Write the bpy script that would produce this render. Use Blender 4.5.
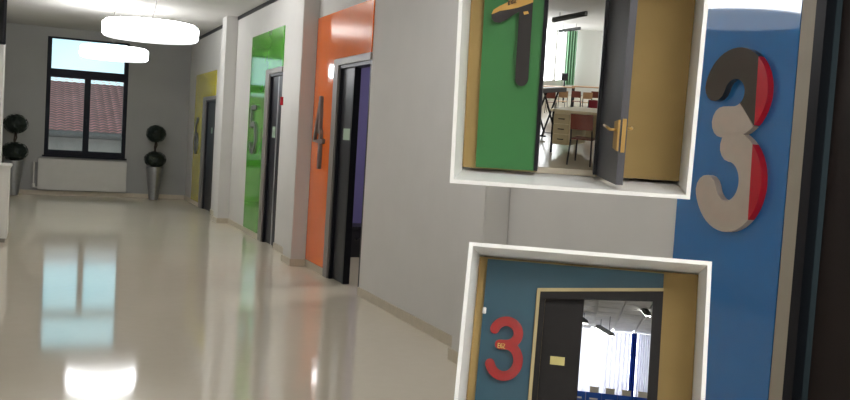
import bpy, bmesh, math, random
from mathutils import Vector, Matrix
random.seed(4)
for o in list(bpy.data.objects): bpy.data.objects.remove(o)
scene = bpy.context.scene
COL = scene.collection
# ------------------------------------------------------------------ camera
F = 920.0
YAW, PITCH, ROLL = 0.39876, -0.060823, 0.062515
EYE = Vector((0, 0, 1.40))
fw = Vector((math.sin(YAW)*math.cos(PITCH), math.cos(YAW)*math.cos(PITCH), math.sin(PITCH)))
rt = Vector((math.cos(YAW), -math.sin(YAW), 0)); upv = rt.cross(fw)
RX = math.cos(ROLL)*rt + math.sin(ROLL)*upv
UY = -math.sin(ROLL)*rt + math.cos(ROLL)*upv
cd = bpy.data.cameras.new('camera'); cam = bpy.data.objects.new('camera', cd); COL.objects.link(cam)
cd.sensor_width = 36; cd.lens = F/850*36; cd.clip_start = .02; cd.clip_end = 300
m = Matrix.Identity(4)
for i in range(3):
    m[i][0] = RX[i]; m[i][1] = UY[i]; m[i][2] = -fw[i]; m[i][3] = EYE[i]
cam.matrix_world = m
scene.camera = cam
# ------------------------------------------------------------------ world, exposure
w = bpy.data.worlds.new('sky'); scene.world = w; w.use_nodes = True
nt = w.node_tree; nt.nodes.clear()
out = nt.nodes.new('ShaderNodeOutputWorld'); bg = nt.nodes.new('ShaderNodeBackground')
tc = nt.nodes.new('ShaderNodeTexCoord'); nz = nt.nodes.new('ShaderNodeTexNoise'); cr = nt.nodes.new('ShaderNodeValToRGB')
nz.inputs['Scale'].default_value = 3.0; nz.inputs['Detail'].default_value = 3
cr.color_ramp.elements[0].position = .38; cr.color_ramp.elements[0].color = (.36, .78, .90, 1)
cr.color_ramp.elements[1].position = .68; cr.color_ramp.elements[1].color = (.80, .94, .97, 1)
nt.links.new(tc.outputs['Generated'], nz.inputs['Vector']); nt.links.new(nz.outputs['Fac'], cr.inputs['Fac'])
nt.links.new(cr.outputs['Color'], bg.inputs['Color']); bg.inputs['Strength'].default_value = 1.5
nt.links.new(bg.outputs[0], out.inputs[0])
scene.view_settings.view_transform = 'Standard'; scene.view_settings.look = 'None'
scene.view_settings.gamma = 1; scene.view_settings.use_curve_mapping = False
scene.view_settings.exposure = 0.0
LAMP = 21.0          # emission of the pendant drums
FILL = 32.0  # emission of unseen pendants behind the camera, added to light fronts facing it
MIDL = 14.0
PURPLE_W = 25.0     # added unseen lamp brightening the room behind the orange door

# ------------------------------------------------------------------ materials
def s2l(c):
    return tuple(((v/255)/12.92 if v/255 <= .04045 else ((v/255+.055)/1.055)**2.4) for v in c) + (1,)
MATS = {}
def mat(name, rgb, rough=.6, metal=0, var=.06, scale=8, bump=0, spec=.5, coat=0, coat_rough=.03, emit=0, trans=0, alpha=None):
    if name in MATS: return MATS[name]
    mt = bpy.data.materials.new(name); mt.use_nodes = True
    n = mt.node_tree; p = n.nodes['Principled BSDF']
    c = s2l(rgb)
    t = n.nodes.new('ShaderNodeTexCoord'); z = n.nodes.new('ShaderNodeTexNoise'); r = n.nodes.new('ShaderNodeValToRGB')
    z.inputs['Scale'].default_value = scale; z.inputs['Detail'].default_value = 4
    r.color_ramp.elements[0].position = .3; r.color_ramp.elements[1].position = .7
    r.color_ramp.elements[0].color = tuple(v*(1-var) for v in c[:3]) + (1,)
    r.color_ramp.elements[1].color = tuple(min(1, v*(1+var)) for v in c[:3]) + (1,)
    n.links.new(t.outputs['Object'], z.inputs['Vector']); n.links.new(z.outputs['Fac'], r.inputs['Fac'])
    n.links.new(r.outputs['Color'], p.inputs['Base Color'])
    p.inputs['Roughness'].default_value = rough; p.inputs['Metallic'].default_value = metal
    p.inputs['Specular IOR Level'].default_value = spec
    p.inputs['Coat Weight'].default_value = coat; p.inputs['Coat Roughness'].default_value = coat_rough
    p.inputs['Transmission Weight'].default_value = trans
    if emit:
        p.inputs['Emission Color'].default_value = c; p.inputs['Emission Strength'].default_value = emit
    if bump:
        b = n.nodes.new('ShaderNodeBump'); b.inputs['Strength'].default_value = bump; b.inputs['Distance'].default_value = .01
        z2 = n.nodes.new('ShaderNodeTexNoise'); z2.inputs['Scale'].default_value = scale*4
        n.links.new(t.outputs['Object'], z2.inputs['Vector']); n.links.new(z2.outputs['Fac'], b.inputs['Height'])
        n.links.new(b.outputs['Normal'], p.inputs['Normal'])
    MATS[name] = mt
    return mt
def floor_mat():
    mt = bpy.data.materials.new('polished_terrazzo'); mt.use_nodes = True
    n = mt.node_tree; p = n.nodes['Principled BSDF']
    t = n.nodes.new('ShaderNodeTexCoord')
    v = n.nodes.new('ShaderNodeTexNoise'); v.inputs['Scale'].default_value = 14; v.inputs['Detail'].default_value = 2
    r = n.nodes.new('ShaderNodeValToRGB')
    e = r.color_ramp.elements
    e[0].position = 0; e[0].color = s2l((226, 216, 196)); e[1].position = 1; e[1].color = s2l((231, 221, 202))
    z = n.nodes.new('ShaderNodeTexNoise'); z.inputs['Scale'].default_value = 1.1; z.inputs['Detail'].default_value = 3
    mx = n.nodes.new('ShaderNodeMix'); mx.data_type = 'RGBA'; mx.blend_type = 'MULTIPLY'; mx.inputs[0].default_value = .08
    n.links.new(t.outputs['Object'], v.inputs['Vector']); n.links.new(t.outputs['Object'], z.inputs['Vector'])
    n.links.new(v.outputs['Fac'], r.inputs['Fac'])
    n.links.new(r.outputs['Color'], mx.inputs[6]); n.links.new(z.outputs['Fac'], mx.inputs[7])
    n.links.new(mx.outputs[2], p.inputs['Base Color'])
    p.inputs['Roughness'].default_value = .075; p.inputs['IOR'].default_value = 1.95
    return mt
def glass_mat():
    mt = bpy.data.materials.new('window_glass'); mt.use_nodes = True
    n = mt.node_tree; n.nodes.clear()
    o = n.nodes.new('ShaderNodeOutputMaterial'); mx = n.nodes.new('ShaderNodeMixShader')
    tr = n.nodes.new('ShaderNodeBsdfTransparent'); gl = n.nodes.new('ShaderNodeBsdfGlossy'); fr = n.nodes.new('ShaderNodeFresnel')
    gl.inputs['Roughness'].default_value = .35; tr.inputs['Color'].default_value = (.93, .96, .97, 1)
    fr.inputs['IOR'].default_value = 1.3; n.links.new(fr.outputs[0], mx.inputs[0]); n.links.new(tr.outputs[0], mx.inputs[1]); n.links.new(gl.outputs[0], mx.inputs[2])
    n.links.new(mx.outputs[0], o.inputs[0]); return mt
def sheer_mat(name, rgb):
    mt = bpy.data.materials.new(name); mt.use_nodes = True
    n = mt.node_tree; n.nodes.clear()
    o = n.nodes.new('ShaderNodeOutputMaterial'); mx = n.nodes.new('ShaderNodeMixShader')
    tl = n.nodes.new('ShaderNodeBsdfTranslucent'); df = n.nodes.new('ShaderNodeBsdfDiffuse')
    wv = n.nodes.new('ShaderNodeTexNoise'); wv.inputs['Scale'].default_value = 60
    r = n.nodes.new('ShaderNodeValToRGB'); c = s2l(rgb)
    r.color_ramp.elements[0].color = tuple(v*.92 for v in c[:3])+(1,); r.color_ramp.elements[1].color = c
    n.links.new(wv.outputs['Fac'], r.inputs['Fac'])
    for s in (tl, df): n.links.new(r.outputs['Color'], s.inputs['Color'])
    mx.inputs[0].default_value = .6
    n.links.new(df.outputs[0], mx.inputs[1]); n.links.new(tl.outputs[0], mx.inputs[2]); n.links.new(mx.outputs[0], o.inputs[0])
    return mt

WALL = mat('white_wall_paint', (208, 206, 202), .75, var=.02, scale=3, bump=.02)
WALLE = mat('shaded_end_wall_paint', (158, 158, 155), .8, var=.03, scale=2)  # white paint darkened: the end wall's shade is put into the colour
CEIL = mat('ceiling_paint', (190, 188, 183), .85, var=.03, scale=2)
FLOOR = floor_mat()
SKIRT = mat('beige_skirting', (194, 183, 163), .35, var=.05, scale=20)
TRIMG = mat('grey_door_trim', (132, 127, 120), .45, var=.03)
ALU = mat('brushed_aluminium', (190, 190, 192), .35, metal=.6, var=.04, scale=30)
BLACKD = mat('charcoal_door', (36, 36, 42), .35, var=.08, scale=12, spec=.35)
BLACKF = mat('black_frame', (20, 20, 26), .4, var=.08, spec=.25)
DARKWIN = mat('dark_window_frame', (16, 18, 30), .5, var=.08, spec=.2)
BROWNBLK = mat('brown_black_door', (34, 27, 26), .45, var=.12, scale=4, spec=.25)
ORANGE = mat('orange_gloss_panel', (246, 116, 30), .10, var=.03, scale=3, coat=.6)
GREEN = mat('green_gloss_panel', (84, 168, 52), .08, var=.04, scale=3, coat=.2, spec=.4)
YELLOW = mat('yellow_gloss_panel', (222, 208, 66), .15, var=.04, scale=3, coat=.5)
BLUE = mat('blue_gloss_panel', (20, 104, 168), .05, var=.04, scale=3, coat=1)
GREY4 = mat('dark_grey_metal', (112, 100, 94), .4, metal=.1, var=.06)
GREYN = mat('grey_metal', (120, 122, 118), .35, metal=.4, var=.06)
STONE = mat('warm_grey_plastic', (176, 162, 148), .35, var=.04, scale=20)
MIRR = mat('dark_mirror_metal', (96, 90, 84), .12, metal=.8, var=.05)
RED = mat('red_gloss_plastic', (178, 22, 38), .25, var=.04)
WHITEP = mat('white_plastic', (226, 224, 218), .4, var=.02)
LEAF = mat('dark_topiary_leaf', (16, 30, 22), .6, var=.3, scale=40)
STEM = mat('brown_stem', (52, 40, 32), .8, var=.2, scale=30)
POT = mat('brushed_steel_pot', (150, 152, 156), .3, metal=.9, var=.06, scale=20)
RADI = mat('radiator_enamel', (196, 194, 188), .4, var=.02)
MIDM = mat('lit_mid_lamp_drum', (249, 250, 252), .5, var=0, emit=MIDL)
LAMPM = mat('lit_lamp_drum', (249, 250, 252), .5, var=0, emit=LAMP)
FILLM = mat('unseen_fill_lamp_drum', (249, 250, 252), .5, var=0, emit=FILL)
DIFF = mat('dim_lamp_diffuser', (249, 250, 252), .5, var=0, emit=1.1)
CORD = mat('grey_cord', (110, 108, 104), .5)
GLASS = glass_mat()
TILE = mat('terracotta_tile', (236, 152, 146), .85, var=.25, scale=3)
GREYW = mat('grey_render', (150, 126, 116), .9, var=.15, scale=2)
DARKG = mat('dark_gutter', (92, 74, 68), .7, var=.1)
PURPLE = mat('purple_paint', (118, 112, 168), .8, var=.04, scale=2)
GREENSIGN = mat('pale_green_plate', (168, 190, 168), .4, var=.03)
# ------------------------------------------------------------------ mesh helpers
ORG = {}
class MB:
    def __init__(s, T=None): s.v = []; s.f = []; s.T = T or (lambda p: Vector(p))
    def add(s, vs, fs):
        b = len(s.v); s.v += [s.T(p) for p in vs]; s.f += [tuple(b+i for i in f) for f in fs]; return s
    def box(s, x0, x1, y0, y1, z0, z1):
        return s.hexa([(x0, y0, z0), (x1, y0, z0), (x1, y1, z0), (x0, y1, z0), (x0, y0, z1), (x1, y0, z1), (x1, y1, z1), (x0, y1, z1)])
    def hexa(s, p):
        return s.add(p, [(0, 3, 2, 1), (4, 5, 6, 7), (0, 1, 5, 4), (1, 2, 6, 5), (2, 3, 7, 6), (3, 0, 4, 7)])
    def prism(s, poly, fn):            # poly 2D, fn(u,v,t) -> 3D, t 0..1
        n = len(poly)
        return s.add([fn(u, v, 0) for u, v in poly] + [fn(u, v, 1) for u, v in poly],
                     [tuple(range(n))[::-1], tuple(range(n, 2*n))] + [(i, (i+1) % n, n+(i+1) % n, n+i) for i in range(n)])
    def tube(s, pts, r, n=8):
        rs = r if isinstance(r, (list, tuple)) else [r]*len(pts)
        P = [Vector(p) for p in pts]; vs = []; fs = []
        for i, p in enumerate(P):
            d = (P[min(i+1, len(P)-1)]-P[max(i-1, 0)]).normalized()
            a = d.cross(Vector((0, 0, 1)) if abs(d.z) < .9 else Vector((1, 0, 0))).normalized(); b = d.cross(a)
            vs += [p+rs[i]*(math.cos(2*math.pi*k/n)*a+math.sin(2*math.pi*k/n)*b) for k in range(n)]
        for i in range(len(P)-1):
            fs += [(i*n+k, i*n+(k+1) % n, (i+1)*n+(k+1) % n, (i+1)*n+k) for k in range(n)]
        fs += [tuple(range(n))[::-1], tuple(range((len(P)-1)*n, len(P)*n))]
        return s.add(vs, fs)
    def lathe(s, c, prof, n=32, cap=True):
        vs = []; fs = []
        for r, z in prof: vs += [(c[0]+r*math.cos(2*math.pi*k/n), c[1]+r*math.sin(2*math.pi*k/n), c[2]+z) for k in range(n)]
        for i in range(len(prof)-1):
            fs += [(i*n+k, i*n+(k+1) % n, (i+1)*n+(k+1) % n, (i+1)*n+k) for k in range(n)]
        if cap: fs += [tuple(range(n))[::-1], tuple(range((len(prof)-1)*n, len(prof)*n))]
        return s.add(vs, fs)
    def build(s, name, material, parent=None, smooth=False, bevel=0):
        me = bpy.data.meshes.new(name)
        lo = Vector([min(p[i] for p in s.v) for i in range(3)]); hi = Vector([max(p[i] for p in s.v) for i in range(3)])
        o = Vector(((lo.x+hi.x)/2, (lo.y+hi.y)/2, lo.z))
        me.from_pydata([tuple(p-o) for p in s.v], [], s.f)
        bm = bmesh.new(); bm.from_mesh(me)
        bmesh.ops.remove_doubles(bm, verts=bm.verts, dist=1e-6)
        bmesh.ops.recalc_face_normals(bm, faces=bm.faces)
        if bevel: bmesh.ops.bevel(bm, geom=[e for e in bm.edges if len(e.link_faces) == 2 and e.calc_face_angle(0) > .6], offset=bevel, segments=2, affect='EDGES', clamp_overlap=True)
        bm.to_mesh(me); bm.free()
        if smooth: me.shade_smooth()
        return link(name, me, material, o, parent)
def link(name, me, material, o, parent=None):
    if material: me.materials.append(material)
    ob = bpy.data.objects.new(name, me); COL.objects.link(ob)
    ob.location = o - (ORG[parent.name] if parent else Vector((0, 0, 0))); ob.parent = parent
    ORG[ob.name] = Vector(o)
    return ob
def empty(name, loc):
    ob = bpy.data.objects.new(name, None); COL.objects.link(ob); ob.location = loc; ORG[ob.name] = Vector(loc); ob.empty_display_size = .05
    return ob
def tag(o, label, cat, group=None):
    o['label'] = label; o['category'] = cat
    if group: o['group'] = group
    return o
def struct(o, label=None, cat=None):
    o['kind'] = 'structure'
    if label: o['label'] = label
    if cat: o['category'] = cat
    return o
def arc(cx, cy, rx, ry, a0, a1, n=18):
    return [(cx+rx*math.cos(math.radians(a0+(a1-a0)*i/n)), cy+ry*math.sin(math.radians(a0+(a1-a0)*i/n))) for i in range(n+1)]
def ribbon_poly(path, wd, cap=True, n=8):
    P = [Vector(p) for p in path]; L = []; Rr = []
    for i, p in enumerate(P):
        d = (P[min(i+1, len(P)-1)]-P[max(i-1, 0)]).normalized(); nn = Vector((-d.y, d.x))
        L.append(p+nn*wd/2); Rr.append(p-nn*wd/2)
    def capp(c, a):
        s = math.atan2((a-c).y, (a-c).x)
        return [c+Vector((math.cos(s-math.pi*k/n), math.sin(s-math.pi*k/n)))*wd/2 for k in range(1, n)]
    poly = L + (capp(P[-1], L[-1]) if cap else []) + Rr[::-1] + (capp(P[0], Rr[0]) if cap else [])
    return [(q.x, q.y) for q in poly]
def ribbons(mb, strokes, wd, fn, caps=None):
    """each stroke is swept piece by piece, so tight curves stay clean"""
    for si, st in enumerate(strokes):
        cp = caps[si] if caps else (1, 1)
        P = [Vector(p) for p in st]; L = []; Rr = []
        for i, p in enumerate(P):
            d = (P[min(i+1, len(P)-1)]-P[max(i-1, 0)]).normalized(); nn = Vector((-d.y, d.x))
            L.append(p+nn*wd/2); Rr.append(p-nn*wd/2)
        n = len(P); nc = 8
        def cap(c, a):
            s0 = math.atan2((a-c).y, (a-c).x)
            return [c+Vector((math.cos(s0-math.pi*k/nc), math.sin(s0-math.pi*k/nc)))*wd/2 for k in range(1, nc)]
        e = cap(P[-1], L[-1]) if cp[1] else []; b = cap(P[0], Rr[0]) if cp[0] else []
        ring = L+e+Rr[::-1]+b; N = len(ring)
        iL = list(range(n)); iE = list(range(n, n+len(e))); iR = [n+len(e)+n-1-i for i in range(n)]; iB = list(range(n+len(e)+n, N))
        fl = [(iL[i], iR[i], iR[i+1], iL[i+1]) for i in range(n-1)]
        if e: fl.append(tuple([iL[-1], iR[-1]]+iE[::-1]))
        if b: fl.append(tuple([iR[0], iL[0]]+iB[::-1]))
        vs = [fn(q.x, q.y, 0) for q in ring]+[fn(q.x, q.y, 1+.04*si) for q in ring]
        fs = [f[::-1] for f in fl]+[tuple(N+k for k in f) for f in fl]+[(i, (i+1) % N, N+(i+1) % N, N+i) for i in range(N)]
        mb.add(vs, fs)
    return mb
# ------------------------------------------------------------------ corridor shell
XR, XL, YE, YB, ZC = 2.70, -1.10, 18.75, -4.5, 3.14
fl = struct(MB().box(-1.3, 6.3, YB-.2, 19.0, -.1, 0).build('floor', FLOOR), 'polished beige terrazzo corridor floor mirroring the window', 'floor')
struct(MB().box(-1.3, 6.3, YB-.2, 19.0, ZC, ZC+.15).build('ceiling', CEIL), 'plain off-white painted corridor ceiling', 'ceiling')
struct(MB().box(XL-.15, XL, YB, 18.98, 0, ZC).build('wall_left', WALL), 'white painted wall opposite the coloured panels', 'wall')
struct(MB().box(XL-.15, 6.2, YB-.15, YB, 0, ZC).build('wall_back', WALL), 'white painted wall closing the corridor start', 'wall')
# right wall with door openings (y far, y near, top)
DOORS = {'yellow': (16.66, 15.72, 1.93), 'green': (11.78, 11.10, 2.17), 'orange': (8.78, 7.82, 2.12), 'blue': (2.685, 1.60, 2.15)}
mb = MB(); yprev = 18.98
for k in ('yellow', 'green', 'orange', 'blue'):
    a, b, t = DOORS[k]
    mb.box(XR, XR+.14, a, yprev, 0, ZC); mb.box(XR, XR+.14, b, a, t, ZC); yprev = b
mb.box(XR, XR+.14, YB, yprev, 0, ZC)
wr = struct(mb.build('wall_right', WALL), 'long white painted wall with coloured door bays and pilasters', 'wall')
PIL = [14.1, 9.62, 5.05, 0.45]
PD, PW = .17, .36
for y in PIL:
    MB().box(XR-PD, XR, y, y+PW, 0, ZC).build('pilaster', WALL, wr, bevel=.006)
edges = [18.75] + [v for y in PIL for v in (y+PW, y)] + [YB]
for i in range(0, len(edges), 2):
    MB().box(XR-.012, XR, edges[i+1], edges[i], ZC-.055, ZC-.002).build('shadow_gap', BLACKF, wr)
# skirting on the right wall, between doors
mb = MB()
def sk(a, b): mb.box(XR-.014, XR, a, b, 0, .075)
stops = []
for a, b in ((17.0, 18.75), (14.46, 15.72), (12.0, 14.1), (9.98, 11.10), (8.94, 9.62), (5.41, 7.82), (2.76, 5.05), (.81, 1.6), (YB, .45)): sk(a, b)
for y in PIL:
    mb.box(XR-PD-.014, XR-PD, y-.014, y+PW+.014, 0, .075); mb.box(XR-PD, XR, y-.014, y, 0, .075); mb.box(XR-PD, XR, y+PW, y+PW+.014, 0, .075)
struct(mb.build('baseboard_right', SKIRT), 'low beige skirting along the long white wall', 'skirting')
struct(MB().box(XL, XR-.02, YE-.014, YE, 0, .08).build('baseboard_end', SKIRT), 'low beige skirting under the end window', 'skirting')
struct(MB().box(XL, XL+.014, YB, 11.2, 0, .08).build('baseboard_left', SKIRT), 'low beige skirting along the opposite wall', 'skirting')
# end wall with window opening
WX0, WX1, WZ0, WZ1 = .07, 1.53, .75, 2.97
mb = MB()
mb.box(XL, WX0, YE, YE+.22, 0, ZC); mb.box(WX1, XR, YE, YE+.22, 0, ZC); mb.box(WX0, WX1, YE, YE+.22, 0, WZ0); mb.box(WX0, WX1, YE, YE+.22, WZ1, ZC)
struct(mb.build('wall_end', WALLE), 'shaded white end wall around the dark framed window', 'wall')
win = struct(empty('window_1', ((WX0+WX1)/2, YE+.05, WZ0)), 'dark framed end window with transom and two sashes', 'window')
fy0, fy1 = YE+.0, YE+.09
mb = MB(); t = .075
mb.box(WX0, WX0+t, fy0, fy1, WZ0, WZ1); mb.box(WX1-t, WX1, fy0, fy1, WZ0, WZ1); mb.box(WX0+t, WX1-t, fy0, fy1, WZ0, WZ0+t); mb.box(WX0+t, WX1-t, fy0, fy1, WZ1-.03, WZ1)
mb.build('window_frame', DARKWIN, win, bevel=.004)
ZT0, ZT1 = 2.24, 2.38
MB().box(WX0+t, WX1-t, fy0-.005, fy1, ZT0, ZT1).build('transom_bar', DARKWIN, win, bevel=.004)
xm = (WX0+WX1)/2
MB().box(xm-.055, xm+.055, fy0-.005, fy1, WZ0+t, ZT0).build('mullion', DARKWIN, win, bevel=.004)
MB().box(WX0+t, WX1-t, fy0+.04, fy0+.046, ZT1, WZ1-.03).build('pane', GLASS, win)
for a, b in ((WX0+t, xm-.055), (xm+.055, WX1-t)):
    MB().box(a, b, fy0+.04, fy0+.046, WZ0+t, ZT0).build('pane', GLASS, win)
    MB().box(a, b, fy0+.02, fy0+.06, WZ0+t, WZ0+t+.03).box(a, b, fy0+.02, fy0+.06, ZT0-.02, ZT0).build('sash_rail', DARKWIN, win)
MB().tube([(xm+.0, fy0-.012, 1.45), (xm+.0, fy0-.03, 1.45), (xm+.0, fy0-.03, 1.33)], .008, 6).build('window_handle', BLACKF, win)
struct(MB().box(WX0-.03, WX1+.03, YE-.04, YE, WZ0-.03, WZ0).build('trim_1', DARKWIN), 'dark sill under the end window', 'sill')
# ------------------------------------------------------------------ house outside the end window
hs = tag(empty('house', (1.4, 32, -6)), 'house with red clay tiled roof seen through the end window', 'house')
mb = MB(); nx, nr = 190, 26
x0, x1 = -3.0, 7.0; e0 = Vector((0, 25.0, 1.12)); e1 = Vector((0, 30.2, 2.80)); sl = (e1-e0)/nr
nrm = Vector((0, -sl.z, sl.y)).normalized()
for r in range(nr):
    vs = []; fs = []
    for i in range(nx+1):
        x = x0+(x1-x0)*i/nx; hgt = .045*abs(math.sin(math.pi*(x-x0)/.21+(r % 2)*.0))
        for tt, up in ((0, .05), (1.08, .0)):
            p = e0+sl*(r+tt)+nrm*(hgt+up); vs.append((x, p.y, p.z))
    for i in range(nx): fs.append((2*i, 2*i+2, 2*i+3, 2*i+1))
    mb.add(vs, fs)
ro = mb.build('roof_tiles', TILE, hs); ro['kind'] = 'stuff'
MB().tube([(x0, 30.25, 2.84), (x1, 30.25, 2.84)], .12, 10).build('ridge', TILE, hs)
MB().tube([(x0, 24.93, 1.08), (x1, 24.93, 1.08)], .09, 10).build('gutter', DARKG, hs)
MB().box(x0, x1, 25.15, 35, .62, 1.08).build('eaves_board', GREYW, hs)
MB().box(x0, x1, 25.3, 35, -6, .62).build('house_wall', DARKG, hs)
mb = MB().hexa([(x0, 25.3, 1.0), (x1, 25.3, 1.0), (x1, 35, 1.0), (x0, 35, 1.0), (x0, 30.1, 2.6), (x1, 30.1, 2.6), (x1, 30.4, 2.6), (x0, 30.4, 2.6)])
mb.build('gable', GREYW, hs)
tag(MB().box(-12, 20, 19.5, 45, -6.2, -6).build('ground', GREYW), 'grey yard ground below the tiled house', 'ground')['kind'] = 'structure'
# ------------------------------------------------------------------ radiator
YR = YE-.03
rd = tag(empty('radiator', (.77, YR-.06, .1)), 'white panel radiator under the dark framed window', 'radiator')
MB().box(-.02, 1.56, YR-.10, YR-.075, .1, .68).build('front_panel', RADI, rd, bevel=.004)
MB().box(-.0, 1.54, YR-.075, YR-.03, .12, .66).build('convector', RADI, rd)
mb = MB()
for i in range(40): mb.box(.0+i*.039, .02+i*.039, YR-.105, YR-.03, .68, .69)
mb.build('top_grille', RADI, rd)
MB().tube([(-.04, YR-.06, .62), (-.09, YR-.06, .62), (-.09, YR-.06, .14), (-.02, YR-.06, .14)], .012, 6).build('pipe', RADI, rd)
MB().lathe((-.09, YR-.06, .14), [(.022, 0), (.025, .03), (.02, .07)], 10).build('valve', WHITEP, rd, smooth=True)
for x in (.15, 1.4): MB().box(x, x+.03, YR-.03, YE-.003, .2, .6).build('bracket', RADI, rd)
# ------------------------------------------------------------------ topiaries
def ball(mb, c, rx, rz, n, seed):
    rnd = random.Random(seed)
    # core
    ns, nrr = 16, 10; vs = []; fs = []
    for i in range(nrr+1):
        th = math.pi*i/nrr
        for k in range(ns):
            ph = 2*math.pi*k/ns; q = .9*(1+.05*rnd.uniform(-1, 1))
            vs.append((c[0]+rx*q*math.sin(th)*math.cos(ph), c[1]+rx*q*math.sin(th)*math.sin(ph), c[2]+rz*q*math.cos(th)))
    for i in range(nrr):
        for k in range(ns): fs.append((i*ns+k, i*ns+(k+1) % ns, (i+1)*ns+(k+1) % ns, (i+1)*ns+k))
    mb.add(vs, fs)
    for _ in range(n):
        d = Vector((rnd.gauss(0, 1), rnd.gauss(0, 1), rnd.gauss(0, 1))).normalized()
        p = Vector((c[0]+rx*d.x, c[1]+rx*d.y, c[2]+rz*d.z))
        a = d.cross(Vector((rnd.gauss(0, 1), rnd.gauss(0, 1), rnd.gauss(0, 1)))).normalized(); b = (d.cross(a)+d*rnd.uniform(-.8, .8)).normalized()
        s = .016+.012*rnd.random()
        mb.add([p-a*s, p-b*s*.5, p+a*s, p+b*s*.5], [(0, 1, 2, 3)])
def topiary(x, y, balls, label, seed):
    t = tag(empty('topiary', (x, y, 0)), label, 'potted plant', 'topiaries beside the end window')
    p = MB().lathe((x, y, 0), [(.085, 0), (.09, .02), (.105, .15), (.14, .42), (.165, .62), (.165, .64), (.145, .64), (.14, .60)], 32).build('pot', POT, t, smooth=True)
    MB().lathe((x, y, .59), [(.139, 0), (.139, .015), (.02, .03)], 24).build('soil', STEM, p)
    zt = balls[-1][0]
    MB().tube([(x, y, .6), (x+.015, y, .85), (x-.015, y, 1.0), (x+.02, y, zt)], .016, 8).build('stem', STEM, t, smooth=True)
    MB().tube([(x-.02, y+.01, .6), (x-.03, y, .9), (x+.025, y, 1.05), (x-.01, y, zt)], .012, 8).build('stem', STEM, t, smooth=True)
    for i, (z, rx, rz) in enumerate(balls):
        mb = MB(); ball(mb, (x, y, z), rx, rz, 520, seed+i); mb.build('foliage_ball', LEAF, t)
topiary(2.05, 18.35, [(.78, .205, .155), (1.27, .185, .165)], 'two-ball topiary in steel pot between window and yellow panel', 3)
topiary(-.42, 18.35, [(.80, .23, .17), (1.30, .21, .175)], 'two-ball topiary in steel pot behind the white low cabinet', 9)
# ------------------------------------------------------------------ pendant lamps
def pendant(x, y, z, r, hgt, label, m, cordoff):
    t = tag(empty('pendant_lamp', (x, y, z-hgt/2)), label, 'pendant lamp', 'round drum pendants along the corridor ceiling')
    b = .035
    MB().lathe((x, y, z-hgt/2-.004), [(.02, 0), (r-b, 0), (r-b, .004)], 56).build('diffuser', DIFF, t)
    MB().lathe((x, y, z-hgt/2), [(r-.06, 0), (r-b, 0), (r-.01, .02), (r, b), (r, hgt-b), (r-.01, hgt-.02), (r-b, hgt), (r-.06, hgt)], 56).build('drum', m, t, smooth=True)
    MB().lathe((x, y, z+hgt/2), [(r*.5, 0), (r*.5, .012), (.03, .03)], 32).build('top_plate', WHITEP, t)
    pts = [(x+cordoff*math.sin(k/8*math.pi)*.25+cordoff*0.0, y, z+hgt/2+.02+(ZC-.03-z-hgt/2-.02)*k/8) for k in range(9)]
    MB().tube(pts, .005, 6).build('cord', CORD, t)
    MB().lathe((x, y, ZC-.04), [(.03, 0), (.055, .02), (.055, .04)], 20).build('ceiling_rose', WHITEP, t)
pendant(1.08, 10.6, 2.445, .51, .175, 'glowing white drum pendant lamp, nearer the orange panel', LAMPM, .2)
pendant(.97, 14.5, 2.45, .485, .175, 'glowing white drum pendant lamp overlapping the end window', LAMPM, -.2)
pendant(.93, 5.15, 2.47, .55, .15, 'glowing white drum pendant lamp opposite the blue panel', MIDM, .1)
pendant(.6, -.9, 2.36, .50, .15, 'added unseen drum pendant for fill light at the corridor start', FILLM, .1)  # out of view, added as front fill, as is the next
pendant(.6, -3.0, 2.36, .50, .15, 'added unseen drum pendant for fill light by the back wall', FILLM, .1)
# ------------------------------------------------------------------ coloured panels, doors, numerals on the right wall
def panel(name, material, label, far, near, top, trimfar, dtop, z0=.078):
    poly = [(far, z0), (trimfar, z0), (trimfar, dtop), (near, dtop), (near, top), (far, top)]
    return tag(MB().prism(poly, lambda u, v, t_: (XR-.001-.012*t_, u, v)).build(name, material), label, 'wall panel')
panel('wall_panel', YELLOW, 'glossy yellow wall panel around the door nearest the window', 17.9, 15.72, 2.42, 16.96, 1.99)
panel('wall_panel', GREEN, 'glossy green wall panel around the door between two pilasters', 12.94, 11.10, 2.73, 11.99, 2.235)
panel('wall_panel', ORANGE, 'glossy orange wall panel around the half-open door', 9.61, 7.82, 2.66, 8.93, 2.185)
panel('wall_panel', BLUE, 'glossy blue wall panel beside the dark brown door', 3.42, 1.45, 2.67, 2.765, 2.22)
def corridor_door(n, key, label, leafs, trimfar, ttop, leafmat, trimm, plate=None):
    a, b, t_ = DOORS[key]
    d = struct(empty('door_%d' % n, (XR+.05, (a+b)/2, 0)), label, 'door')
    mb = MB().box(XR-.018, XR+.02, a, trimfar, 0, ttop).build('side_trim', trimm, d)
    MB().box(XR-.018, XR+.02, b+.001, a, t_, ttop).build('head_trim', trimm, d)
    MB().box(XR, XR+.12, a-.035, a, 0, t_).box(XR, XR+.12, b, b+.035, 0, t_).box(XR, XR+.12, b+.035, a-.035, t_-.035, t_).build('door_frame', BLACKF, d)
    for (ya, yb, hnd) in leafs:
        lf = MB().box(XR+.03, XR+.075, yb, ya, .008, t_-.038).build('leaf', leafmat, d, bevel=.003)
        if hnd:
            MB().box(XR+.022, XR+.03, hnd-.02, hnd+.02, .95, 1.15).build('handle_plate', ALU, lf)
            MB().tube([(XR+.022, hnd, 1.07), (XR-.02, hnd, 1.07), (XR-.02, hnd+.11, 1.07)], .009, 8).build('lever', ALU, lf)
    if plate:
        ya, yb, za, zb = plate
        MB().box(XR+.024, XR+.03, yb, ya, za, zb).build('plate', GREENSIGN, d)
    return d
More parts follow.
